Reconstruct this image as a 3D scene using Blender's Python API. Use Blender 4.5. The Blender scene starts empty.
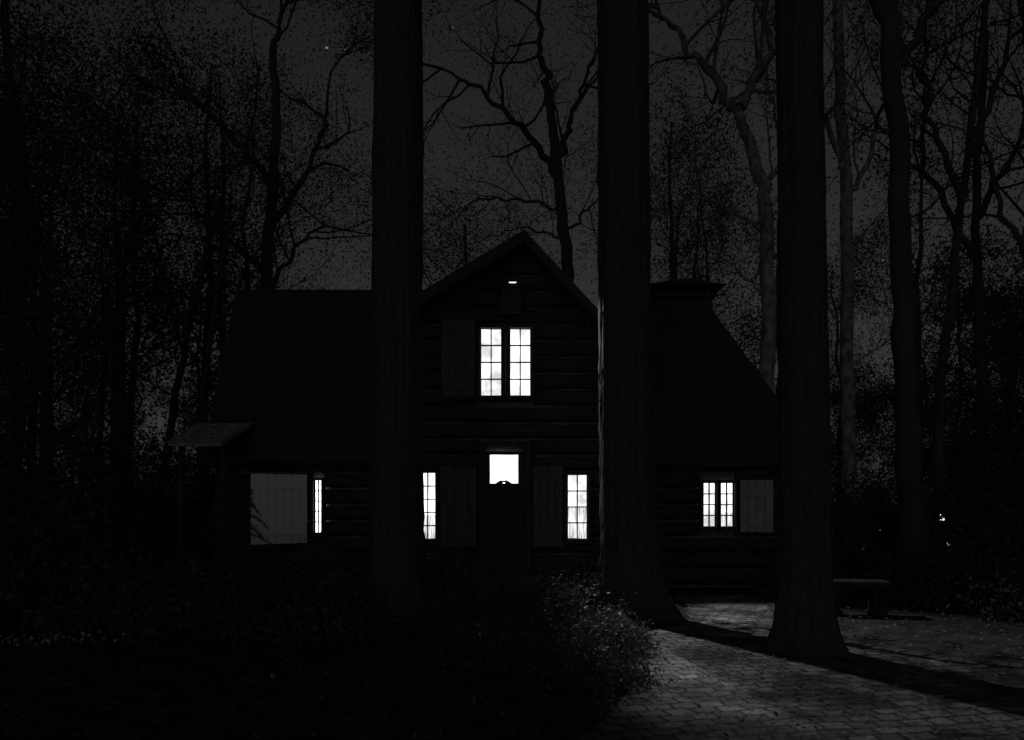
import bpy, math, random
import numpy as np
from mathutils import Vector
random.seed(7); R=np.random.RandomState(11)
sc=bpy.context.scene
sc.view_settings.view_transform='Standard'; sc.view_settings.look='None'; sc.view_settings.exposure=0; sc.view_settings.gamma=1

# ---------------- materials ----------------
def mat(name,a,b,scale=4,stretch=(1,1,1),rough=.85,bump=.4,bdist=.02,detail=6,spec=.25,trans=0):
    m=bpy.data.materials.new(name); m.use_nodes=True; nt=m.node_tree; N=nt.nodes; L=nt.links
    bs=N['Principled BSDF']; tc=N.new('ShaderNodeTexCoord'); mp=N.new('ShaderNodeMapping')
    mp.inputs['Scale'].default_value=stretch; L.new(tc.outputs['Object'],mp.inputs[0])
    no=N.new('ShaderNodeTexNoise'); no.inputs['Scale'].default_value=scale; no.inputs['Detail'].default_value=detail; L.new(mp.outputs[0],no.inputs['Vector'])
    cr=N.new('ShaderNodeValToRGB'); cr.color_ramp.elements[0].position=.33; cr.color_ramp.elements[1].position=.68
    cr.color_ramp.elements[0].color=(a,a,a,1); cr.color_ramp.elements[1].color=(b,b,b,1)
    L.new(no.outputs['Fac'],cr.inputs[0]); L.new(cr.outputs[0],bs.inputs['Base Color'])
    bs.inputs['Roughness'].default_value=rough; bs.inputs['Specular IOR Level'].default_value=spec
    if bump>0:
        bu=N.new('ShaderNodeBump'); bu.inputs['Strength'].default_value=bump; bu.inputs['Distance'].default_value=bdist
        L.new(no.outputs['Fac'],bu.inputs['Height']); L.new(bu.outputs[0],bs.inputs['Normal'])
    if trans>0:
        tr=N.new('ShaderNodeBsdfTranslucent'); L.new(cr.outputs[0],tr.inputs[0])
        mx=N.new('ShaderNodeMixShader'); mx.inputs[0].default_value=trans
        L.new(bs.outputs[0],mx.inputs[1]); L.new(tr.outputs[0],mx.inputs[2]); L.new(mx.outputs[0],N['Material Output'].inputs[0])
    return m
def matte(name,a):
    m=bpy.data.materials.new(name); m.use_nodes=True; nt=m.node_tree; N=nt.nodes; L=nt.links
    N.remove(N['Principled BSDF']); df=N.new('ShaderNodeBsdfDiffuse'); tc=N.new('ShaderNodeTexCoord'); no=N.new('ShaderNodeTexNoise'); no.inputs['Scale'].default_value=.8; no.inputs['Detail'].default_value=1
    L.new(tc.outputs['Object'],no.inputs['Vector']); mr=N.new('ShaderNodeMapRange'); mr.inputs['To Min'].default_value=a*.5; mr.inputs['To Max'].default_value=a*1.5
    L.new(no.outputs['Fac'],mr.inputs['Value']); L.new(mr.outputs[0],df.inputs['Color']); L.new(df.outputs[0],N['Material Output'].inputs[0]); return m
def glow(name,lo,hi,scale=3,stretch=(1,1,1),t0=.35,t1=.65,sample=False):
    m=bpy.data.materials.new(name); m.use_nodes=True; nt=m.node_tree; N=nt.nodes; L=nt.links
    N.remove(N['Principled BSDF']); em=N.new('ShaderNodeEmission'); tc=N.new('ShaderNodeTexCoord'); mp=N.new('ShaderNodeMapping')
    mp.inputs['Scale'].default_value=stretch; L.new(tc.outputs['Object'],mp.inputs[0])
    no=N.new('ShaderNodeTexNoise'); no.inputs['Scale'].default_value=scale; no.inputs['Detail'].default_value=3; L.new(mp.outputs[0],no.inputs['Vector'])
    mr=N.new('ShaderNodeMapRange'); mr.inputs['From Min'].default_value=t0; mr.inputs['From Max'].default_value=t1
    mr.inputs['To Min'].default_value=lo; mr.inputs['To Max'].default_value=hi
    L.new(no.outputs['Fac'],mr.inputs['Value']); L.new(mr.outputs[0],em.inputs['Strength']); L.new(em.outputs[0],N['Material Output'].inputs[0])
    m.cycles.emission_sampling='FRONT' if sample else 'NONE'
    return m
BARK=mat('bark',.05,.085,6,(3,3,.6),.95,.7,.03,6,.05)
BARKD=matte('far_bark',.07)
BARKP=mat('pale_bark',.12,.42,5,(1.5,1.5,.8),.9,.6,.03,6)
LEAF=matte('leaf',.07)
LEAFB=mat('shrub_leaf',.05,.11,5,rough=.6,bump=0,spec=.3,trans=.25)
LOG=mat('log',.038,.066,5,(.4,3,3),.9,.6,.02,spec=.05)
CHINK=mat('chinking',.09,.18,6,(1,1,3),.95,.4,.02)
WOOD=mat('dark_wood',.045,.07,5,(4,4,.5),.8,.4,.01,spec=.05)
BENCH=mat('weathered_stone',.02,.045,7,rough=.95,bump=.5,bdist=.01,spec=.05)
SHUT=mat('shutter_paint',.08,.13,6,(5,5,.6),.8,.3,.006,spec=.1)
SHUTW=mat('pale_shutter_paint',.74,.82,3,(3,3,1),.7,.3,.006)
TRIM=mat('window_trim',.3,.4,8,rough=.6,bump=.2,bdist=.004)
SHING=mat('shingle',.045,.065,7,(1,1,5),.95,.6,.03,spec=.05)
SHINGP=mat('pale_shingle',.15,.45,7,(2,1,5),.9,.9,.04)  # paler, more contrasty shingle than the main roof
STONE=mat('stone',.05,.12,5,rough=.9,bump=.6,bdist=.03)
DIRT=mat('soil',.02,.05,3,rough=1,bump=1,bdist=.06,detail=10,spec=.05)
LIT=mat('dry_leaf',.06,.22,9,rough=.8,bump=0)
PETAL=mat('petal',.3,.7,9,rough=.6,bump=0,trans=.2)
IRON=mat('iron',.02,.04,9,rough=.5,bump=.1)
PANE_M=glow('lit_pane',1.3,3)
PANE_S=glow('lit_pane_side',6,9,sample=True)
PANE_L=glow('lit_pane_soft',.7,1.8)
CURT=glow('lit_curtain',.35,1.3,4,(9,1,.9))
STAR=glow('star_glow',.9,1)

def brickmat():
    m=bpy.data.materials.new('brick_pavers'); m.use_nodes=True; nt=m.node_tree; N=nt.nodes; L=nt.links
    bs=N['Principled BSDF']; tc=N.new('ShaderNodeTexCoord'); mp=N.new('ShaderNodeMapping'); mp.inputs['Rotation'].default_value=(0,0,math.radians(-12))
    L.new(tc.outputs['Object'],mp.inputs[0])
    n1=N.new('ShaderNodeTexNoise'); n1.inputs['Scale'].default_value=1.3; n1.inputs['Detail'].default_value=3; L.new(mp.outputs[0],n1.inputs['Vector'])
    sub=N.new('ShaderNodeVectorMath'); sub.operation='SUBTRACT'; sub.inputs[1].default_value=(.5,.5,.5); L.new(n1.outputs['Color'],sub.inputs[0])
    scl=N.new('ShaderNodeVectorMath'); scl.operation='SCALE'; scl.inputs['Scale'].default_value=.24; L.new(sub.outputs[0],scl.inputs[0])
    ad=N.new('ShaderNodeVectorMath'); L.new(mp.outputs[0],ad.inputs[0]); L.new(scl.outputs[0],ad.inputs[1])
    br=N.new('ShaderNodeTexBrick'); L.new(ad.outputs[0],br.inputs['Vector'])
    br.inputs['Scale'].default_value=1; br.inputs['Brick Width'].default_value=.22; br.inputs['Row Height'].default_value=.16
    br.inputs['Mortar Size'].default_value=.013; br.inputs['Mortar Smooth'].default_value=.6
    br.inputs['Color1'].default_value=(.34,)*3+(1,); br.inputs['Color2'].default_value=(.15,)*3+(1,); br.inputs['Mortar'].default_value=(.02,)*3+(1,)
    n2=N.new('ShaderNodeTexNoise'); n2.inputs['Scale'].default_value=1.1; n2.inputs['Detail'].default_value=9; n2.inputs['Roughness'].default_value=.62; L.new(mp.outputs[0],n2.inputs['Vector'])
    cr=N.new('ShaderNodeValToRGB'); cr.color_ramp.elements[0].position=.42; cr.color_ramp.elements[1].position=.6  # brick tone variation, contrast raised to stand in for dappled shade
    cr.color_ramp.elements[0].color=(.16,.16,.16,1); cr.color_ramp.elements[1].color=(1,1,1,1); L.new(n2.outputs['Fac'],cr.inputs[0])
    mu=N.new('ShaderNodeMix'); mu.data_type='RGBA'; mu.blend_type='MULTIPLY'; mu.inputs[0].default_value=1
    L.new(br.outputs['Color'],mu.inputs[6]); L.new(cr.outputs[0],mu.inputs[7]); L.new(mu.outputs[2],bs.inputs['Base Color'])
    n3=N.new('ShaderNodeTexNoise'); n3.inputs['Scale'].default_value=14; n3.inputs['Detail'].default_value=5; L.new(mp.outputs[0],n3.inputs['Vector'])
    ma=N.new('ShaderNodeMath'); ma.operation='MULTIPLY_ADD'; ma.inputs[1].default_value=-1.2; L.new(br.outputs['Fac'],ma.inputs[0]); L.new(n3.outputs['Fac'],ma.inputs[2])
    bu=N.new('ShaderNodeBump'); bu.inputs['Strength'].default_value=1; bu.inputs['Distance'].default_value=.04
    L.new(ma.outputs[0],bu.inputs['Height']); L.new(bu.outputs[0],bs.inputs['Normal']); bs.inputs['Roughness'].default_value=.8; bs.inputs['Specular IOR Level'].default_value=.2
    return m
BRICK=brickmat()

# ---------------- mesh helpers ----------------
class MB:
    def __init__(s): s.V=[];s.F=[];s.M=[];s.n=0
    def add(s,V,F,m):
        V=np.asarray(V,float);F=np.asarray(F,int)
        s.V.append(V);s.F.append(F+s.n);s.M.append(np.full(len(F),m));s.n+=len(V)
    def arrays(s): return np.concatenate(s.V),np.concatenate(s.F),np.concatenate(s.M)
    def build(s,name,mats,smooth=False):
        V,F,M=s.arrays()
        me=bpy.data.meshes.new(name); me.vertices.add(len(V)); me.vertices.foreach_set('co',V.ravel())
        me.loops.add(F.size); me.loops.foreach_set('vertex_index',F.ravel())
        me.polygons.add(len(F)); me.polygons.foreach_set('loop_start',np.arange(len(F))*4)
        me.polygons.foreach_set('material_index',M); 
        me.polygons.foreach_set('use_smooth',np.full(len(F),smooth))
        for m in mats: me.materials.append(m)
        me.update(calc_edges=True)
        if len(F)<400000: me.validate()
        o=bpy.data.objects.new(name,me); sc.collection.objects.link(o)
        return o
def empty(name,loc=(0,0,0)):
    e=bpy.data.objects.new(name,None); e.location=loc; sc.collection.objects.link(e); return e
def tube(mb,P,r,sides=6,m=0,sq=(1,1)):
    P=np.asarray(P,float); r=np.asarray(r,float); n=len(P)
    T=np.gradient(P,axis=0); T/=np.linalg.norm(T,axis=1)[:,None]+1e-9
    ref=np.array([0,0,1.]) if abs(T[0][2])<.8 else np.array([1.,0,0])
    A=np.cross(T,ref); A/=np.linalg.norm(A,axis=1)[:,None]+1e-9; B=np.cross(T,A)
    th=np.arange(sides)/sides*2*np.pi
    V=P[:,None,:]+r[:,None,None]*(np.cos(th)[None,:,None]*A[:,None,:]*sq[0]+np.sin(th)[None,:,None]*B[:,None,:]*sq[1])
    i=np.arange(n-1)[:,None]*sides; j=np.arange(sides)[None,:]; k=(j+1)%sides
    F=np.stack([i+j,i+k,i+sides+k,i+sides+j],-1).reshape(-1,4)
    mb.add(V.reshape(-1,3),F,m)
def box(mb,x0,x1,y0,y1,z0,z1,m=0):
    V=[(x,y,z) for z in(z0,z1) for y in(y0,y1) for x in(x0,x1)]
    F=[(0,2,3,1),(4,5,7,6),(0,1,5,4),(2,6,7,3),(0,4,6,2),(1,3,7,5)]
    mb.add(V,F,m)
def slab(mb,q,t,m=0):
    q=np.array(q,float); n=np.cross(q[1]-q[0],q[3]-q[0]); n/=np.linalg.norm(n)
    if n[2]<0:n=-n
    V=np.concatenate([q,q-n*t]); F=[(0,1,2,3),(7,6,5,4),(0,4,5,1),(1,5,6,2),(2,6,7,3),(3,7,4,0)]
    mb.add(V,F,m)
def leaves(mb,C,size,rng,m=1,asp=.55,flat=0):
    C=np.asarray(C,float); n=len(C)
    if n==0:return
    d=rng.randn(n,3); d[:,2]*=(1-flat); d/=np.linalg.norm(d,axis=1)[:,None]
    e=np.cross(d,rng.randn(n,3)); e/=np.linalg.norm(e,axis=1)[:,None]
    if flat: e[:,2]*=(1-flat)
    s=size*(.6+.8*rng.rand(n))[:,None]
    V=np.stack([C-d*s,C+e*s*asp,C+d*s,C-e*s*asp],1).reshape(-1,3)
    mb.add(V,np.arange(n*4).reshape(-1,4),m)
def norm(v): return v/(np.linalg.norm(v)+1e-9)
def grow(mb,p,d,L,r,lev,rng,tw,k=4,wob=.22,up=.06,spread=.9):
    n=5 if lev>0 else 3; P=[p];D=norm(d)
    for i in range(n):
        D=norm(D+rng.randn(3)*wob+np.array([0,0,up])); P.append(P[-1]+D*L/n)
    P=np.array(P); tube(mb,P,np.linspace(r,r*(.45 if lev else .3),n+1),6 if lev>1 else (4 if lev else 3))
    if lev<=1:
        tw.append(P[1:])
    if lev==0: return
    for c in range(k):
        t=.25+.75*(c+rng.rand())/k; i=min(int(t*n),n-1); q=P[i]+(P[i+1]-P[i])*(t*n-i if t*n-i<1 else 1)
        dd=norm(P[i+1]-P[i]); s=norm(np.cross(dd,rng.randn(3))); a=spread*(.6+.5*rng.rand())
        grow(mb,q,dd*math.cos(a)+s*math.sin(a),L*(.5+.25*rng.rand()),r*.5*(1-.4*t),lev-1,rng,tw,k,wob,up,spread)
    grow(mb,P[-1],D,L*.65,r*.43,lev-1,rng,tw,k,wob,up,spread)
def foliate(mb,tw,per,size,rng,sp=.25,keep=1.):
    A=[]
    for P in tw:
        if rng.rand()>keep: continue
        idx=rng.randint(0,len(P),per); A.append(P[idx]+rng.randn(per,3)*sp*(.3+rng.rand()))
    if A: leaves(mb,np.concatenate(A),size,rng)

# ---------------- ground ----------------
mb=MB(); n=70
xs=np.sign(np.linspace(-1,1,n))*np.abs(np.linspace(-1,1,n))**2.2*400
X,Y=np.meshgrid(xs,xs); rr=np.hypot(X,Y-8); Z=-.02+.0*X+np.clip((rr-30)/400,0,1)*6*np.sin(X*.02)*np.cos(Y*.017)
i=np.arange(n-1)[:,None]*n+np.arange(n-1)[None,:]
mb.add(np.stack([X,Y,Z],-1).reshape(-1,3),np.stack([i,i+1,i+n+1,i+n],-1).reshape(-1,4),0)
mb.build('ground',[DIRT],True)
left=[(-3.0,-4),(-1.2,2),(.1,4.6),(.7,5.9),(1.05,6.9),(1.0,8.2),(1.3,9.3),(2.3,10.6),(2.7,12.2),(2.75,13.6)]
right=[(9,-4),(9,2),(8.6,4.6),(8.2,5.6),(7.2,6.5),(5.6,7.3),(4.4,8.0),(3.8,8.9),(3.75,10.8),(4.3,13.6)]
mb=MB(); V=[];F=[]
for a,b in zip(left,right):
    for t in np.linspace(0,1,9): V.append((a[0]+(b[0]-a[0])*t,a[1]+(b[1]-a[1])*t,.004))
for r_ in range(len(left)-1):
    for c in range(8): k=r_*9+c; F.append((k,k+1,k+10,k+9))
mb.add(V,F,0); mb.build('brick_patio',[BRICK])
mb=MB()
for line in(right,):
    L_=np.array(line); 
    for a,b in zip(L_[:-1],L_[1:]):
        d=b-a; ln=np.hypot(*d); k=max(1,int(ln/.12)); ang=math.atan2(d[1],d[0])
        for i in range(k):
            c=a+d*(i+.5)/k+R.randn(2)*.012; h=.018+.012*R.rand(); w=.1; t=.05
            u=np.array([math.cos(ang+R.randn()*.06),math.sin(ang+R.randn()*.06)]); v=np.array([-u[1],u[0]])
            q=[c-u*t-v*w,c+u*t-v*w,c+u*t+v*w,c-u*t+v*w]
            slab(mb,[(p[0],p[1],h) for p in q],.08)
mb.build('brick_edging',[STONE])

# ---------------- house ----------------
house=empty('log_house',(0,14.5,0))
def part(mb,name,mats,smooth=False):
    o=mb.build(name,mats,smooth); o.parent=house
    o.location=(0,-14.5,0); return o
PX,PZ=.21,6.38
def rake(x): return PZ-(.6*(PX-x) if x<PX else 1.07*(x-PX))
opG=[(-.60,-.16,3.5,4.78),(-.07,.37,3.5,4.78),(-1.71,-1.36,.91,2.15),(.98,1.40,.91,2.11),(-.55,.30,0,2.55)]
opR=[(3.5,3.8,1.13,1.97),(3.83,4.13,1.13,1.97)]
opL=[(-3.68,-3.50,1.02,2.0),(-5.0,-4.93,1.85,2.1)]
def logs(mb,x0f,x1f,zmax,yc,ops,z0=.2):
    z=z0; r=.135
    while z<zmax:
        x0,x1=x0f(z),x1f(z)
        if x1-x0<.4: break
        iv=[(x0,x1)]
        for o in ops:
            if o[2]-.06<z<o[3]+.06:
                nv=[]
                for a,b in iv:
                    if o[0]>a and o[0]<b: nv.append((a,o[0]-.03))
                    if o[1]<b and o[1]>a: nv.append((o[1]+.03,b))
                    if o[1]<=a or o[0]>=b: nv.append((a,b))
                iv=nv
        for a,b in iv:
            if b-a<.05: continue
            k=max(2,int((b-a)/.25)); P=np.zeros((k+1,3)); P[:,0]=np.linspace(a,b,k+1); P[:,1]=yc; P[:,2]=z
            P[:,1:]+=R.randn(k+1,2)*.006
            P=np.concatenate([P[:1],P,P[-1:]]); P[0,0]-=.001;P[-1,0]+=.001
            rad=np.full(k+3,r)+R.randn(k+3)*.004; rad[0]=.001;rad[-1]=.001
            tube(mb,P,rad,10,0,(1,1))
        z+=.3
mb=MB()
def xl(z): return -2.2 if z<4.9 else PX-(PZ-z)/.6
def xr(z): return 2.2 if z<4.2 else PX+(PZ-z)/1.07
logs(mb,lambda z:xl(z+.15),lambda z:xr(z+.15),6.2,14.6,opG)
logs(mb,lambda z:2.25,lambda z:5.35,2.5,14.85,opR)
logs(mb,lambda z:-5.5,lambda z:-2.25,2.5,14.85,opL)
part(mb,'log_walls',[LOG],True)
mb=MB()
def poly_wall(xa,xb,y,zt,m=0):
    mb.add([(xa,y,0),(xb,y,0),(xb,y,zt(xb)),(xa,y,zt(xa))],[(0,1,2,3)],m)
poly_wall(-2.2,PX,14.62,lambda x:rake(x)-.1); poly_wall(PX,2.2,14.62,lambda x:rake(x)-.1)
poly_wall(2.2,5.4,14.88,lambda x:2.6); poly_wall(-5.55,-2.2,14.88,lambda x:2.6)
part(mb,'chinking',[CHINK])
mb=MB()
box(mb,-5.5,5.35,14.95,18.2,0,2.55); 
box(mb,-2.18,2.18,14.66,18.4,0,4.1)
for x in(-5.52,): mb.add([(x,14.9,2.4),(x,18.2,2.4),(x,16.5,5.85),(x,16.5,5.85)],[(0,1,2,3)],0)
mb.add([(-2.2,18.4,4),(2.2,18.4,4),(PX,18.4,6.2),(PX,18.4,6.2)],[(0,1,2,3)],0)
part(mb,'walls',[LOG])
mb=MB()
yb=18.7
slab(mb,[(-2.5,14.05,rake(-2.5)),(PX,14.05,PZ),(PX,yb,PZ),(-2.5,yb,rake(-2.5))],.12)
slab(mb,[(2.5,14.05,rake(2.5)),(PX,14.05,PZ),(PX,yb,PZ),(2.5,yb,rake(2.5))],.12)
slab(mb,[(-5.55,14.3,2.35),(-2.25,14.3,2.35),(-1.5,16.5,6.0),(-5.72,16.5,6.0)],.12)
slab(mb,[(-5.55,18.7,2.35),(-2.25,18.7,2.35),(-1.5,16.5,6.0),(-5.72,16.5,6.0)],.12)
slab(mb,[(2.25,14.3,2.3),(5.65,14.3,2.3),(4.06,16.5,5.68),(1.9,16.5,5.68)],.12)
slab(mb,[(2.25,18.7,2.3),(5.65,18.7,2.3),(4.06,16.5,5.68),(1.9,16.5,5.68)],.12)
slab(mb,[(5.65,14.3,2.3),(5.65,18.7,2.3),(4.08,16.52,5.68),(4.06,16.48,5.68)],.12)
for z_ in np.arange(.04,.93,.055):
    for (xa,xb,xc,xd,z0,z1) in((-5.55,-2.27,-5.72,-1.55,2.35,6.0),(2.27,5.6,1.95,4.02,2.3,5.68)):
        x0=xa+(xc-xa)*z_; x1=xb+(xd-xb)*z_-.06; y=14.3+2.2*z_; z=z0+(z1-z0)*z_
        k=int((x1-x0)/.16)
        for i in range(k):
            a=x0+(x1-x0)*i/k; b=x0+(x1-x0)*(i+.93)/k; j=R.rand()*.02; hz=(z1-z0)*.05; hy=2.2*.05
            mb.add([(a,y-.025-j,z-j),(b,y-.025-j,z-j),(b,y+hy-.005,z+hz),(a,y+hy-.005,z+hz)],[(0,1,2,3)],0)
part(mb,'roof',[SHING])
mb=MB()
for xa,xb in((-2.52,PX),(PX,2.52)):
    mb.add([(xa,14.02,rake(xa)-.2),(xb,14.02,rake(xb)-.2),(xb,14.02,rake(xb)+.015),(xa,14.02,rake(xa)+.015)],[(0,1,2,3)],0)
part(mb,'bargeboard',[WOOD])
mb=MB()
box(mb,3.05,4.2,16.7,17.45,4.5,5.9,0)
box(mb,2.98,4.28,16.6,17.55,5.9,5.96,0)
for x in(3.08,3.58,4.07):
    for y in(16.7,17.35): box(mb,x,x+.1,y,y+.1,5.96,6.1,0)
mb.add([(2.82,16.45,6.1),(4.42,16.45,6.1),(4.42,17.7,6.1),(2.82,17.7,6.1),(3.45,17.0,6.36),(3.8,17.0,6.36),(3.8,17.15,6.36),(3.45,17.15,6.36)],
  [(0,3,2,1),(4,5,6,7),(0,1,5,4),(1,2,6,5),(2,3,7,6),(3,0,4,7)],0)
part(mb,'chimney',[WOOD])
def window(name,x0,x1,z0,z1,yf,cols,rows,pm,curt=None,curtz=.5):
    mb=MB(); f=.055
    box(mb,x0-f,x0,yf-.06,yf+.13,z0-f,z1+f,0); box(mb,x1,x1+f,yf-.06,yf+.13,z0-f,z1+f,0)
    box(mb,x0,x1,yf-.055,yf+.13,z1,z1+f,0); box(mb,x0-f-.03,x1+f+.03,yf-.11,yf+.13,z0-f-.03,z0-f,0); box(mb,x0,x1,yf-.055,yf+.13,z0-f,z0,0)
    s=.022
    for i in range(1,cols): x=x0+(x1-x0)*i/cols; box(mb,x-s*.5,x+s*.5,yf+.03,yf+.07,z0,z1,0)
    for i in range(1,rows): z=z0+(z1-z0)*i/rows; box(mb,x0,x1,yf+.033,yf+.067,z-s*.5,z+s*.5,0)
    for a,b in((x0,x0+s),(x1-s,x1)): box(mb,a,b,yf+.036,yf+.064,z0,z1,0)
    zc=z0 if curt is None else z0+(z1-z0)*curtz
    mb.add([(x0,yf+.125,zc),(x1,yf+.125,zc),(x1,yf+.125,z1),(x0,yf+.125,z1)],[(0,1,2,3)],1)
    if curt: mb.add([(x0,yf+.115,z0),(x1,yf+.115,z0),(x1,yf+.115,zc+.01),(x0,yf+.115,zc+.01)],[(0,1,2,3)],2)
    part(mb,name,[WOOD,pm]+([curt] if curt else []))
window('upper_window_left',-.58,-.18,3.53,4.76,14.47,2,4,PANE_L)
window('upper_window_right',-.05,.35,3.53,4.76,14.47,2,4,PANE_L)
window('lower_window_left',-1.69,-1.38,.93,2.13,14.47,2,5,PANE_M,CURT,.35)
window('lower_window_right',1.0,1.38,.93,2.09,14.47,2,4,PANE_L,CURT,.5)
window('wing_window_left',3.53,3.78,1.15,1.95,14.72,2,4,PANE_L)
window('wing_window_right',3.85,4.11,1.15,1.95,14.72,2,4,PANE_L,CURT,.3)
window('side_window',-3.66,-3.52,1.04,2.0,14.72,2,5,PANE_S)
window('side_window_slit',-5.0,-4.95,1.87,2.08,14.72,1,2,PANE_L)
mb=MB()
for i in range(5):
    a=-.5+.15*i; box(mb,a,a+.146,14.50,14.56,.05,1.88,0)
box(mb,-.5,.25,14.49,14.57,1.88,1.94,0); box(mb,-.5,.25,14.49,14.57,2.46,2.52,0)
box(mb,-.5,-.4,14.49,14.57,1.94,2.46,0); box(mb,.11,.25,14.49,14.57,1.94,2.46,0)
box(mb,-.6,-.5,14.40,14.6,0,2.6,0); box(mb,.25,.35,14.40,14.6,0,2.6,0); box(mb,-.6,.35,14.38,14.6,2.6,2.7,0)
mb.add([(-.4,14.55,1.94),(.11,14.55,1.94),(.11,14.55,2.46),(-.4,14.55,2.46)],[(0,1,2,3)],1)
box(mb,.15,.18,14.42,14.5,1.0,1.15,2)
th=np.linspace(0,2*np.pi,25); P=np.stack([-.15+.17*np.cos(th),np.full(25,14.44),1.80+.17*np.sin(th)],-1)
tube(mb,P,np.full(25,.035),6,0); rg=np.random.RandomState(3); C=P[rg.randint(0,25,500)]+rg.randn(500,3)*.012; leaves(mb,C,.022,rg,0)
part(mb,'front_door',[WOOD,PANE_M,IRON])
def shutter(name,x0,x1,z0,z1,y,m,ang=0,hinge='r'):
    mb=MB(); k=max(3,int((x1-x0)/.13)); w=(x1-x0)/k; hx=x1 if hinge=='r' else x0
    for i in range(k): box(mb,x0+i*w-hx,x0+(i+1)*w-.008-hx,-.02,.015,z0,z1,0)
    for zz in(z0+.15,z1-.25): box(mb,x0+.03-hx,x1-.03-hx,-.045,-.02,zz,zz+.1,0)
    o=part(mb,name,[m]); o.location=(hx,y-14.5,0); o.rotation_euler=(0,0,ang); return o
shutter('upper_shutter',-1.27,-.66,3.5,4.9,14.42,SHUT)
shutter('shutter_a',-1.30,-.64,.8,2.25,14.42,SHUT)
shutter('shutter_b',.38,.92,.8,2.25,14.42,SHUT)
shutter('side_shutter',-4.78,-3.76,.85,2.1,14.62,SHUTW,math.radians(34),'r')
shutter('wing_shutter',4.2,4.78,1.05,2.0,14.64,TRIM,math.radians(-20),'l')
heads=[((.8,13.93,5.2),(3.9,9.2,0),52,760),((-.1,13.93,5.55),(3.4,8.2,0),43,800)]
mb=MB();
box(mb,-.2,.16,14.2,14.45,4.98,5.42,0); box(mb,-.24,.2,14.12,14.45,5.42,5.46,0)
for (hx,hy,hz),_,_,_ in heads:
    tube(mb,[(hx,14.45,hz+.14),(hx,14.2,hz+.16),(hx-.02,14.02,hz+.12)],[.02,.02,.02],8,0)
    tube(mb,[(hx-.05,14.05,hz+.13),(hx-.02,13.99,hz+.07),(hx,13.95,hz+.02)],[.02,.06,.075],14,0)
mb.add([(-.06,14.1,5.50),(.08,14.1,5.50),(.07,14.1,5.475),(-.05,14.1,5.475)],[(0,1,2,3)],1)
part(mb,'gable_floodlights',[WOOD,PANE_L])
mb=MB()
slab(mb,[(-5.75,13.3,2.6),(-4.85,13.3,2.6),(-4.75,14.6,3.05),(-5.75,14.6,3.05)],.07,0)
for r_ in range(7):
    for c_ in range(8):
        t=r_/7; y=13.28+1.3*t; z=2.615+.45*t; a=-5.76+c_*.114+R.rand()*.01
        slab(mb,[(a,y,z),(a+.105,y,z),(a+.105,y+.2,z+.05),(a,y+.2,z+.05)],.012,0)
part(mb,'side_porch_roof',[SHINGP])
mb=MB()
for x in(-5.7,-4.98): box(mb,x,x+.08,13.6,13.68,0,2.62,0)
part(mb,'side_porch_posts',[WOOD])
mb=MB(); box(mb,-.9,.7,13.7,14.4,0,.16,0); box(mb,-.7,.5,14.0,14.42,.16,.3,0); part(mb,'door_step',[STONE])

# ---------------- trees ----------------
def bigtrunk(name,x,y,pts,r0,seed,bark=BARK,flare=.9,crown=True,H=13,dapple_sprouts=False):
    rg=np.random.RandomState(seed); mb=MB(); S=72; zz=np.concatenate([np.arange(0,1.5,.06),np.arange(1.5,H+.1,.12)])
    zx=[p[0] for p in pts]; dx=[p[1] for p in pts]
    th=np.arange(S)/S*2*np.pi; V=[]
    ph=rg.rand(8)*6; rid=rg.randn(S)*.022
    for i,z in enumerate(zz):
        rid=rid*.86+rg.randn(S)*.014
        r=r0*(1.05-.012*z)*(1+flare*math.exp(-z/.2)*(.65+.35*np.cos(5*th+ph[0]))+.2*math.exp(-z/.8))
        r=r*(1+.03*np.sin(3*th+ph[1]+z*.3)+.02*np.sin(7*th+ph[2]-z*.8)+.022*np.sin(19*th+ph[3]+1.2*np.sin(z*1.3))+rid)
        cx=np.interp(z,zx,dx)
        V.append(np.stack([cx+r*np.cos(th),r*np.sin(th),np.full(S,z-.03)],-1))
    V=np.concatenate(V); n=len(zz); i=np.arange(n-1)[:,None]*S; j=np.arange(S)[None,:]; k=(j+1)%S
    mb.add(V,np.stack([i+j,i+k,i+S+k,i+S+j],-1).reshape(-1,4),0)
    tw=[]
    if crown:
        top=np.array([np.interp(H,zx,dx),0,H-.1])
        for a in range(6):
            az=a*1.05+rg.rand(); p=top-np.array([0,0,rg.rand()*1.6])
            grow(mb,p,np.array([math.cos(az),math.sin(az),.9]),3.6,r0*.45,2,rg,tw,3)
        foliate(mb,tw,6,.09,rg,.3)
    if dapple_sprouts:  # unseen leafy twigs added behind the trunk to break up the floodlight
        for s in range(13):
            z0=2.0+s*.2; L=.6+.5*rg.rand(); e=np.array([.06+.42*rg.rand(),.35+L,z0+.3+.3*rg.rand()])
            a=np.array([.1,.3,z0]); m_=(a+e)/2+[0,0,.08]; tube(mb,[a,m_,e],[.014,.009,.004],4,0)
            t=rg.rand(24)[:,None]; C=a+(e-a)*t+rg.randn(24,3)*[.05,.09,.09]; leaves(mb,C,.05,rg,1)
    o=mb.build(name,[bark,LEAF],True); o.location=(x,y,0); return o
bigtrunk('oak_tree',-1.51,10.5,[(0,0),(9,0.0),(14,.05)],.325,1)
bigtrunk('oak_tree',1.58,11.3,[(0,.18),(1,.08),(3,.03),(9,-.02),(14,-.1)],.365,2,flare=1.1,dapple_sprouts=True)
bigtrunk('oak_tree',3.13,8.6,[(0,.03),(1,.04),(3,.03),(7,-.03),(14,-.1)],.245,3,flare=.75)

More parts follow.
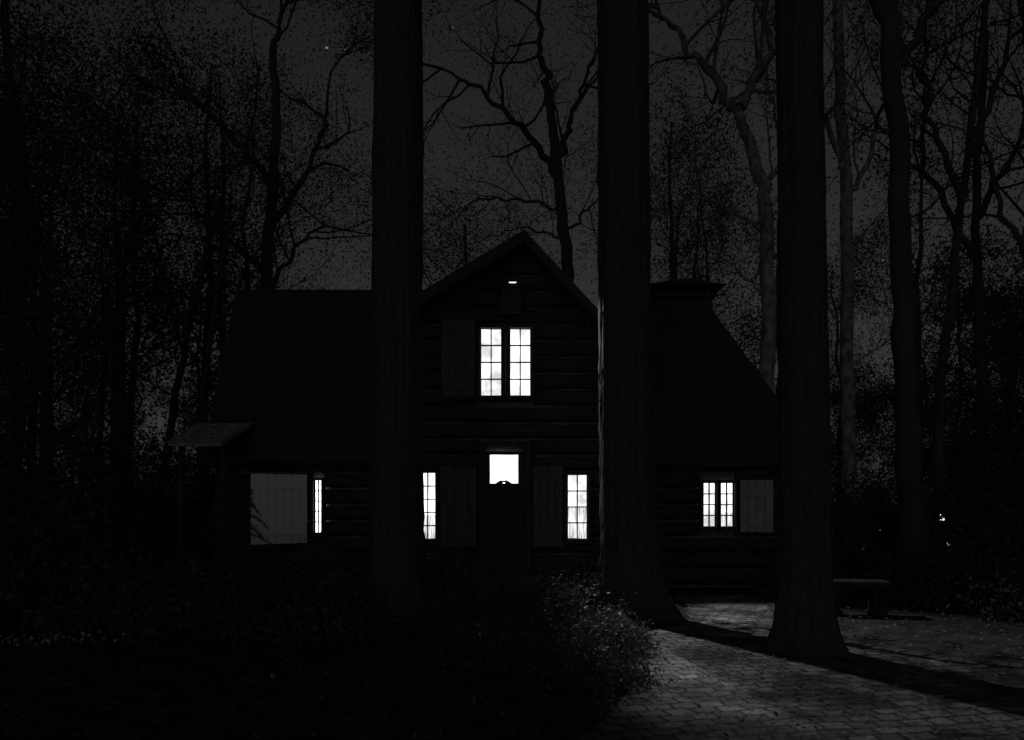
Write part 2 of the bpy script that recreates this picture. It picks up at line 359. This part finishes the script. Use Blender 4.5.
def tree(name,y,spine,limbs,r0,seed,bark=BARKD,per=8,leaf=.05,lev=2,k=4,keep=1,sp=.22,trunk_br=()):
    rg=np.random.RandomState(seed); mb=MB(); tw=[]
    x0=spine[0][0]; P=np.array([(a-x0,0,b) for a,b in spine],float)
    t=np.linspace(0,len(P)-1,len(P)*6); Q=np.stack([np.interp(t,range(len(P)),P[:,c]) for c in range(3)],-1)
    Q[1:-1,:2]+=rg.randn(len(Q)-2,2)*.03*min(1,r0*4)
    rad=np.linspace(r0,r0*.5,len(Q)); rad[:2]*=[1.6,1.15]
    tube(mb,Q,rad,14)
    for pts,r in limbs:
        A=np.array([(a-x0,b,c) for a,b,c in pts],float); t=np.linspace(0,len(A)-1,len(A)*5)
        B=np.stack([np.interp(t,range(len(A)),A[:,c]) for c in range(3)],-1); B[1:]+=rg.randn(len(B)-1,3)*.05
        tube(mb,B,np.linspace(r,r*.35,len(B)),8)
        for i in range(3,len(B),2):
            d=norm(B[i]-B[i-1]); s=norm(np.cross(d,rg.randn(3)))
            grow(mb,B[i],d*.5+s*.8+np.array([0,0,.25]),1.5+rg.rand(),r*.4,lev-1,rg,tw,k)
        grow(mb,B[-1],B[-1]-B[-2],2.2,r*.35,lev,rg,tw,k)
    for (z,az,L,r) in trunk_br:
        q=np.array([np.interp(z,P[:,2],P[:,0]),0,z]); grow(mb,q,np.array([math.cos(az),math.sin(az)*.8,.7]),L,r,lev,rg,tw,k)
    if per: foliate(mb,tw,int(per*1.7),leaf*.84,rg,sp,keep)
    o=mb.build(name,[bark,LEAF],True); o.location=(x0,y,0); return o
tree('maple_tree',22,[(1.6,0),(1.55,6),(1.55,8),(1.2,11.2),(1.0,13)],
 [([(1.25,0,10.6),(.4,.2,11.9),(-.6,.1,12.8),(-1.9,0,13.6)],.11),([(1.3,0,10.9),(1.7,.3,12.4),(2.3,.2,14)],.10),([(1.0,0,13),(.7,.2,14.5),(.9,0,16.5)],.11),
  ([(1.4,0,9.6),(.3,.4,10.1),(-.9,.6,10.2),(-2.0,.5,9.6)],.05),([(1.5,0,8.8),(.4,-.4,9.1),(-1,-.5,8.6)],.04),([(1.5,0,9),(2.2,.3,9.9),(3.0,.2,10.2)],.045)],.22,21,per=26,leaf=.034,sp=.35)
tree('maple_tree',27,[(-1.2,0),(-1.2,5),(-1.5,8),(-1.6,11)],[([(-1.3,0,7),(-.3,.1,8.6),(.4,0,9.6)],.05),([(-1.4,0,7),(-2.4,.1,8.4),(-3.0,0,9.4)],.05)],.1,28,per=44,leaf=.04,sp=.5,trunk_br=[(7,.4,2,.03),(8.5,2.8,2,.03)])
tree('sycamore_tree',19,[(6.15,0),(6.1,4),(6.06,8.8),(5.6,10.4),(5.35,11.0)],
 [([(5.35,0,11),(4.9,.2,11.8),(4.2,.1,12.5),(3.5,0,13.4)],.13),([(5.45,0,11),(5.9,0,11.9),(6.3,.2,12.4),(5.9,0,14)],.13),([(6.0,0,9),(6.7,.2,10.2),(7.4,.2,10.8)],.08),
  ([(6.05,0,8),(5.1,.3,8.8),(4.2,.4,9.0)],.05),([(6.05,0,6.5),(5.3,.3,7.4),(4.3,.4,7.5)],.045)],.21,22,BARKP,per=26,leaf=.034,sp=.35)
tree('birch_tree',20,[(8.5,0),(8.45,3),(8.4,9),(8.2,13),(8.1,16)],[([(8.3,0,10),(7.6,.2,12),(7.4,0,14)],.08),([(8.3,0,9),(9.3,.2,11),(9.8,0,14)],.08)],.2,23,BARKP,per=20,leaf=.036,sp=.3,
  trunk_br=[(5,0,2,.03),(6,3,2,.03),(7.5,1,2.2,.04)])
tree('oak_tree',14,[(7.15,0),(6.95,3),(6.85,6),(6.6,10.5),(6.5,13)],[([(6.6,0,10),(5.6,.2,12),(5,0,13)],.1),([(6.6,0,9),(7.6,.2,10.5),(8.4,0,12)],.1)],.24,24,per=6,leaf=.035,
  trunk_br=[(6.5,.3,1.6,.03),(8,2.8,1.8,.03)])
tree('birch_tree',17,[(9.2,0),(9.1,4),(9.6,8),(10.2,13)],[([(9.6,0,8),(9.0,.2,10),(8.8,0,12)],.08),([(9.8,0,9),(10.6,.2,11),(11.4,0,13)],.08)],.12,25,BARKD,per=24,leaf=.035,sp=.3)
tree('maple_tree',21,[(12.4,0),(12.4,5),(12.2,9),(12.5,14)],[([(12.2,0,8),(11.0,.2,10.5),(10.8,0,13)],.1),([(12.2,0,9),(13.4,.2,11),(14,0,13)],.1)],.16,26,BARKD,per=32,leaf=.04,sp=.35,trunk_br=[(4,0,2.5,.04),(5,3,2.5,.04),(6,1,2.5,.04)])
tree('maple_tree',16,[(10.6,0),(10.7,5),(10.5,9),(10.2,13)],[([(10.6,0,6),(9.8,.2,8),(9.3,0,10)],.07),([(10.6,0,7),(11.6,.2,8.5),(12.2,0,11)],.07)],.11,27,BARKD,per=28,leaf=.035,sp=.3,trunk_br=[(3,2.5,2,.03),(4,.3,2,.03)])
tree('maple_tree',20,[(-6.5,0),(-6.35,5),(-6.1,8.5),(-5.9,11),(-6,13)],[([(-6.1,0,8.5),(-5.2,.2,10),(-4.6,0,11.5)],.1),([(-6,0,9.5),(-7.2,.2,11),(-8.2,0,12)],.1),([(-6.2,0,7.2),(-7.4,-.3,8.6),(-8.6,0,9.4)],.08),([(-6.2,0,6.8),(-5.3,-.3,8),(-4.5,0,8.6)],.07),([(-6,0,13),(-5.8,0,13.8),(-5.4,0,15)],.09)],.18,31,per=64,leaf=.038,sp=.5)
tree('maple_tree',17,[(-6.7,0),(-6.6,4),(-6.3,6),(-6.0,8)],[([(-6.5,0,5),(-5.7,.1,6.4),(-5.0,0,7.2)],.05),([(-6.5,0,4.6),(-7.4,.1,6),(-7.9,0,7.5)],.05)],.08,32,per=26,leaf=.034,sp=.3,trunk_br=[(4.5,2.8,1.6,.03),(5,.4,1.5,.03)])
tree('maple_tree',18,[(-8.2,0),(-7.6,4),(-7.2,6),(-6.6,8.5)],[([(-7.4,0,5),(-8,.1,7),(-8.4,0,9)],.05)],.1,33,per=38,leaf=.035,sp=.35,trunk_br=[(4,2.8,1.6,.03),(4.6,.4,1.5,.03),(6,.4,1.7,.03)])

def generic(seed,H,r0,per,lf=.08,low=.25,nb=16,sp=.4):
    rg=np.random.RandomState(seed); mb=MB(); tw=[]
    k=14; P=np.zeros((k,3)); P[:,2]=np.linspace(0,H,k); P[1:,:2]=np.cumsum(rg.randn(k-1,2)*.09,0)
    rad=np.linspace(r0,r0*.15,k); rad[0]*=1.4; tube(mb,P,rad,10)
    for i in range(nb):
        z=H*(low+(1-low)*(i+rg.rand())/nb); q=np.array([np.interp(z,P[:,2],P[:,0]),np.interp(z,P[:,2],P[:,1]),z]); az=i*2.4+rg.rand()
        L=(1.1-.55*z/H)*H*.2*(.7+.6*rg.rand()); grow(mb,q,np.array([math.cos(az),math.sin(az),.5+.5*rg.rand()]),L,r0*.25*(1.2-z/H),2,rg,tw,3)
    foliate(mb,tw,per,lf,rg,sp,.9)
    return mb
G=[generic(41,14,.18,48,.03),generic(42,16,.2,46,.03),generic(43,10,.13,68,.034,low=.06,nb=20),generic(44,17,.22,30,.03,low=.4)]
GO=[None]*4
def place(k,x,y,s=1):
    if GO[k] is None: o=GO[k]=G[k].build('woodland_tree',[BARKD,LEAF],True)
    else: o=bpy.data.objects.new('woodland_tree',GO[k].data); sc.collection.objects.link(o)
    o.location=(x,y,0); o.scale=(s,s,s); o.rotation_euler=(0,0,random.random()*6.28)
place(0,-9.5,15);place(1,-12.5,18);place(2,-9.8,11.5);place(3,12.5,19);place(2,-7.9,12.8,.8);place(0,-14,14);place(2,-12,12.5,1.1)
place(2,9.2,22,.8);place(1,15,17,.9);place(2,10.8,13,.55);place(2,12.5,14.5,.8)
place(0,5.3,25,.78);place(0,-8.6,25,.95)
far=MB(); rr_=random.Random(5)
FA=[generic(141,14,.18,24,.06,nb=14).arrays(),generic(142,16,.2,22,.06,nb=14).arrays(),generic(143,10,.13,34,.062,low=.06,nb=16).arrays(),generic(144,17,.22,16,.06,low=.4,nb=12).arrays()]
def addfar(k,x,y,s):
    V,F,M=FA[k]; a=rr_.random()*6.28; c,s_=math.cos(a),math.sin(a)
    W=np.stack([V[:,0]*c-V[:,1]*s_,V[:,0]*s_+V[:,1]*c,V[:,2]],-1)*s+[x,y,0]
    far.V.append(W);far.F.append(F+far.n);far.M.append(M);far.n+=len(V)
for i in range(46):
    x=-42+i*1.9+rr_.uniform(-.8,.8); y=rr_.uniform(29,44)
    low=-.30<x/y<.12; addfar(2 if low else rr_.randrange(4),x,y,.55 if low else rr_.uniform(.8,1.15))
for i in range(34):
    x=-27+i*1.75
    if -6<x<6: continue
    addfar(2,x+rr_.uniform(-.6,.6),rr_.uniform(22,28),rr_.uniform(.42,.62))
for i in range(18): addfar(rr_.randrange(4),-9.5-i*.8+rr_.uniform(-.5,.5),rr_.uniform(22,28),rr_.uniform(.8,1.05))
for i in range(18): addfar(2,-52+i*6+rr_.uniform(-1,1),rr_.uniform(46,56),rr_.uniform(.7,.9))
far.build('distant_trees',[BARKD,LEAF],True)

# ---------------- shrubs ----------------
def shrub(name,x,y,rx,ry,h,n,size,seed,m=LEAFB,nc=60,flat=0,extra=None,cs=.12):
    rg=np.random.RandomState(seed); mb=MB()
    c=rg.randn(nc,3); c/=np.linalg.norm(c,axis=1)[:,None]; c[:,2]=abs(c[:,2]); c*=(.55+.45*rg.rand(nc,1)); c*=[rx,ry,h]
    for q in c: 
        b=np.array([q[0]*.25,q[1]*.25,0]); mid=(b+q)/2+rg.randn(3)*.05; tube(mb,[b,mid,q],[.012,.008,.004],4,0)
    C=c[rg.randint(0,nc,n)]+rg.randn(n,3)*cs; C[:,2]=np.abs(C[:,2])+.01
    leaves(mb,C,size,rg,1,.5,flat)
    mats=[WOOD,m]
    if extra: 
        C=c[rg.randint(0,nc,extra)]*1.05+rg.randn(extra,3)*cs; C[:,2]=np.abs(C[:,2])+.02; leaves(mb,C,size*.8,rg,2,.8); mats.append(PETAL)
    o=mb.build(name,mats); o.location=(x,y,0); return o
shrub('dapple_shrub',.35,9.7,1.0,.8,.6,6500,.026,51,nc=44,cs=.1)
shrub('dapple_shrub',-.5,10.6,.9,.7,.7,5500,.026,52,nc=44,cs=.1)
shrub('dapple_shrub',1.0,8.6,.55,.5,.28,4500,.022,53,nc=45,extra=60,cs=.09)
shrub('dapple_shrub',.1,8.0,.9,.6,.28,5000,.023,54,nc=60,extra=20)
shrub('dapple_shrub',1.15,11.5,.35,.35,.5,2500,.026,55,nc=30,extra=14)
shrub('dapple_shrub',.75,7.2,.5,.6,.2,3500,.02,64,nc=40,cs=.09)
shrub('dapple_shrub',2.05,12.7,.35,.5,1.5,420,.05,65,nc=34,cs=.1)  # thin shrub added out of view behind the oak to cast dapples
shrub('boxwood_shrub',-3.0,13.2,1.3,.6,.8,9000,.03,56,nc=90)
shrub('boxwood_shrub',-1.2,13.3,.6,.5,.6,5000,.03,57,nc=60)
shrub('boxwood_shrub',.95,13.5,.6,.4,.6,4000,.03,58,nc=50)
shrub('boxwood_shrub',5.0,13.7,.8,.4,.5,4500,.03,59,nc=50)
shrub('rhododendron_shrub',-6.3,10.3,1.6,1.2,1.7,9000,.05,60,m=LEAF,nc=110,cs=.2)
shrub('rhododendron_shrub',-4.4,10.2,1.0,.9,.7,7000,.04,61,m=LEAF,nc=80,cs=.16)
shrub('rhododendron_shrub',-8.6,12.5,1.8,1.4,2.6,9000,.06,62,m=LEAF,nc=110,cs=.25)
shrub('rhododendron_shrub',-2.6,9.6,1.2,.8,.6,7000,.035,63,m=LEAF,nc=80,cs=.14)
for i,(x,y,rx,h) in enumerate([(7.5,16,1.6,2.2),(9.6,15,1.8,2.4),(6.9,12.6,.9,.8),(8.4,12.2,1.5,1.3),(7.3,11.0,.7,.4),(11.5,16.5,2,3.2),(8.8,10.4,1.0,.6),(6.8,19,1.6,3.2),(12,20,2.5,4),(-7.5,15.5,1.6,3.2),(-10.5,17,2.4,3.6),(-7.6,19,1.8,3.4)]):
    shrub('woodland_shrub',x,y,rx,rx*.7,h,int(5500*rx),.045,70+i,m=LEAF,nc=int(80*rx),cs=.25)
mb=MB(); rg=np.random.RandomState(88); tube(mb,[(0,0,0),(.02,0,1.1),(0,.02,2.1)],[.04,.03,.01],6,0); C=[]
for i in range(46):
    z=.3+1.75*i/46; az=i*2.4; L=1.1*(1-z/2.5); P=[]
    for t in np.linspace(0,1,9): P.append((math.cos(az)*L*t,math.sin(az)*L*t,z+.22*t-.42*t*t))
    P=np.array(P); tube(mb,P,np.linspace(.01,.003,9),3,0)
    for s in range(170):
        t=rg.rand(); k=min(int(t*8),7); q=P[k]+(P[k+1]-P[k])*(t*8-k); side=np.array([-math.sin(az),math.cos(az),0])
        C.append(q+side*rg.randn()*.09*(1.1-t)+rg.randn(3)*.012)
leaves(mb,C,.022,rg,1,.25); o=mb.build('hemlock_tree',[WOOD,LEAF]); o.location=(-4.05,11.6,0)

mb=MB(); rg=np.random.RandomState(9)
C=np.stack([rg.uniform(-8,9,9000),rg.uniform(4.5,14,9000),rg.uniform(.012,.03,9000)],-1); leaves(mb,C,.025,rg,0,.6,.8)
mb.build('leaf_litter',[LIT])
mb=MB(); C=np.stack([rg.normal(-5.3,.45,120),rg.normal(8.9,.15,120),rg.uniform(.03,.12,120)],-1); leaves(mb,C,.02,rg,1,.8)
for c in C[:120]: tube(mb,[(c[0],c[1],0),c],[.004,.003],3,0)
mb.build('groundcover_flowers',[LEAFB,PETAL])

mb=MB()
box(mb,-.45,.45,-.19,.19,.40,.48,0); box(mb,-.41,.41,-.16,.16,.375,.40,0)
for s in(-1,1): box(mb,s*.3-.08,s*.3+.08,-.14,.14,0,.375,0); box(mb,s*.3-.11,s*.3+.11,-.16,.16,-.02,.05,0)
o=mb.build('stone_bench',[BENCH]); o.location=(4.9,11.4,0); o.rotation_euler=(0,0,-.15)
md=o.modifiers.new('b','BEVEL'); md.width=.012
mb=MB(); tube(mb,[(0,0,0),(0,0,.01),(0,0,.2),(0,0,.2),(0,0,.25),(0,0,.25),(0,0,.2)],[.001,.09,.13,.15,.155,.13,.12],16,0)
rg=np.random.RandomState(4); leaves(mb,rg.randn(400,3)*[.09,.09,.06]+[0,0,.32],.03,rg,1)
o=mb.build('flower_pot',[WOOD,LEAFB],False); o.location=(4.15,12.9,0)
def lamp(x,y,h):
    mb=MB(); tube(mb,[(0,0,0),(0,0,h-.12)],[.02,.02],8,0); box(mb,-.03,.03,-.03,.03,h-.12,h,1)
    tube(mb,[(0,0,h),(0,0,h+.02),(0,0,h+.07)],[.08,.07,.005],8,0); tube(mb,[(0,0,h-.14),(0,0,h-.12)],[.05,.05],8,0)
    o=mb.build('garden_lamp',[IRON,PANE_L]); o.location=(x,y,0)
lamp(8.3,18.0,1.0); lamp(8.75,16.0,.8); lamp(8.7,16.1,1.35); lamp(8.1,18.4,.6)
mb=MB()
for (px,pz,y) in[(-93,230,400),(186,123,400),(-84,229,400),(-30,240,400),(60,236,400)]:
    s=.34 if px in(-93,186) else .12; box(mb,px-s,px+s,y,y+.2,pz-s,pz+s,0)
mb.build('stars',[STAR])

# ---------------- light ----------------
w=bpy.data.worlds.new('World'); sc.world=w; w.use_nodes=True; N=w.node_tree.nodes; L=w.node_tree.links
bg=N['Background']; sky=N.new('ShaderNodeTexSky'); sky.sky_type='NISHITA'; sky.sun_disc=False
el=math.radians(5); az=math.radians(190)
sky.sun_elevation=el; sky.sun_rotation=az
bw=N.new('ShaderNodeRGBToBW'); L.new(sky.outputs[0],bw.inputs[0]); L.new(bw.outputs[0],bg.inputs[0]); bg.inputs[1].default_value=.0100
sl=bpy.data.lights.new('moon','SUN'); sl.energy=.035; sl.angle=math.radians(25); so=bpy.data.objects.new('moon',sl); sc.collection.objects.link(so)
el2=math.radians(12); d=Vector((math.sin(az)*math.cos(el2),math.cos(az)*math.cos(el2),math.sin(el2))); so.rotation_euler=d.to_track_quat('Z','Y').to_euler()
for (p,t,ang,e) in heads:
    fl=bpy.data.lights.new('flood_bulb','SPOT'); fl.energy=e; fl.spot_size=math.radians(ang); fl.spot_blend=.45; fl.shadow_soft_size=.03
    fo=bpy.data.objects.new('flood_bulb',fl); sc.collection.objects.link(fo); fo.parent=house; fo.location=(p[0]+.01,p[1]-14.5,p[2]-.02)
    fo.rotation_euler=(Vector(t)-Vector(p)).to_track_quat('-Z','Y').to_euler()

cam=bpy.data.cameras.new('camera'); co=bpy.data.objects.new('camera',cam); sc.collection.objects.link(co); sc.camera=co
cam.lens=28; cam.sensor_width=36; cam.shift_y=132/1024; cam.clip_end=1500; co.location=(0,0,1.6); co.rotation_euler=(math.radians(90),0,0)
cam.dof.use_dof=True; cam.dof.focus_distance=12; cam.dof.aperture_fstop=1.2
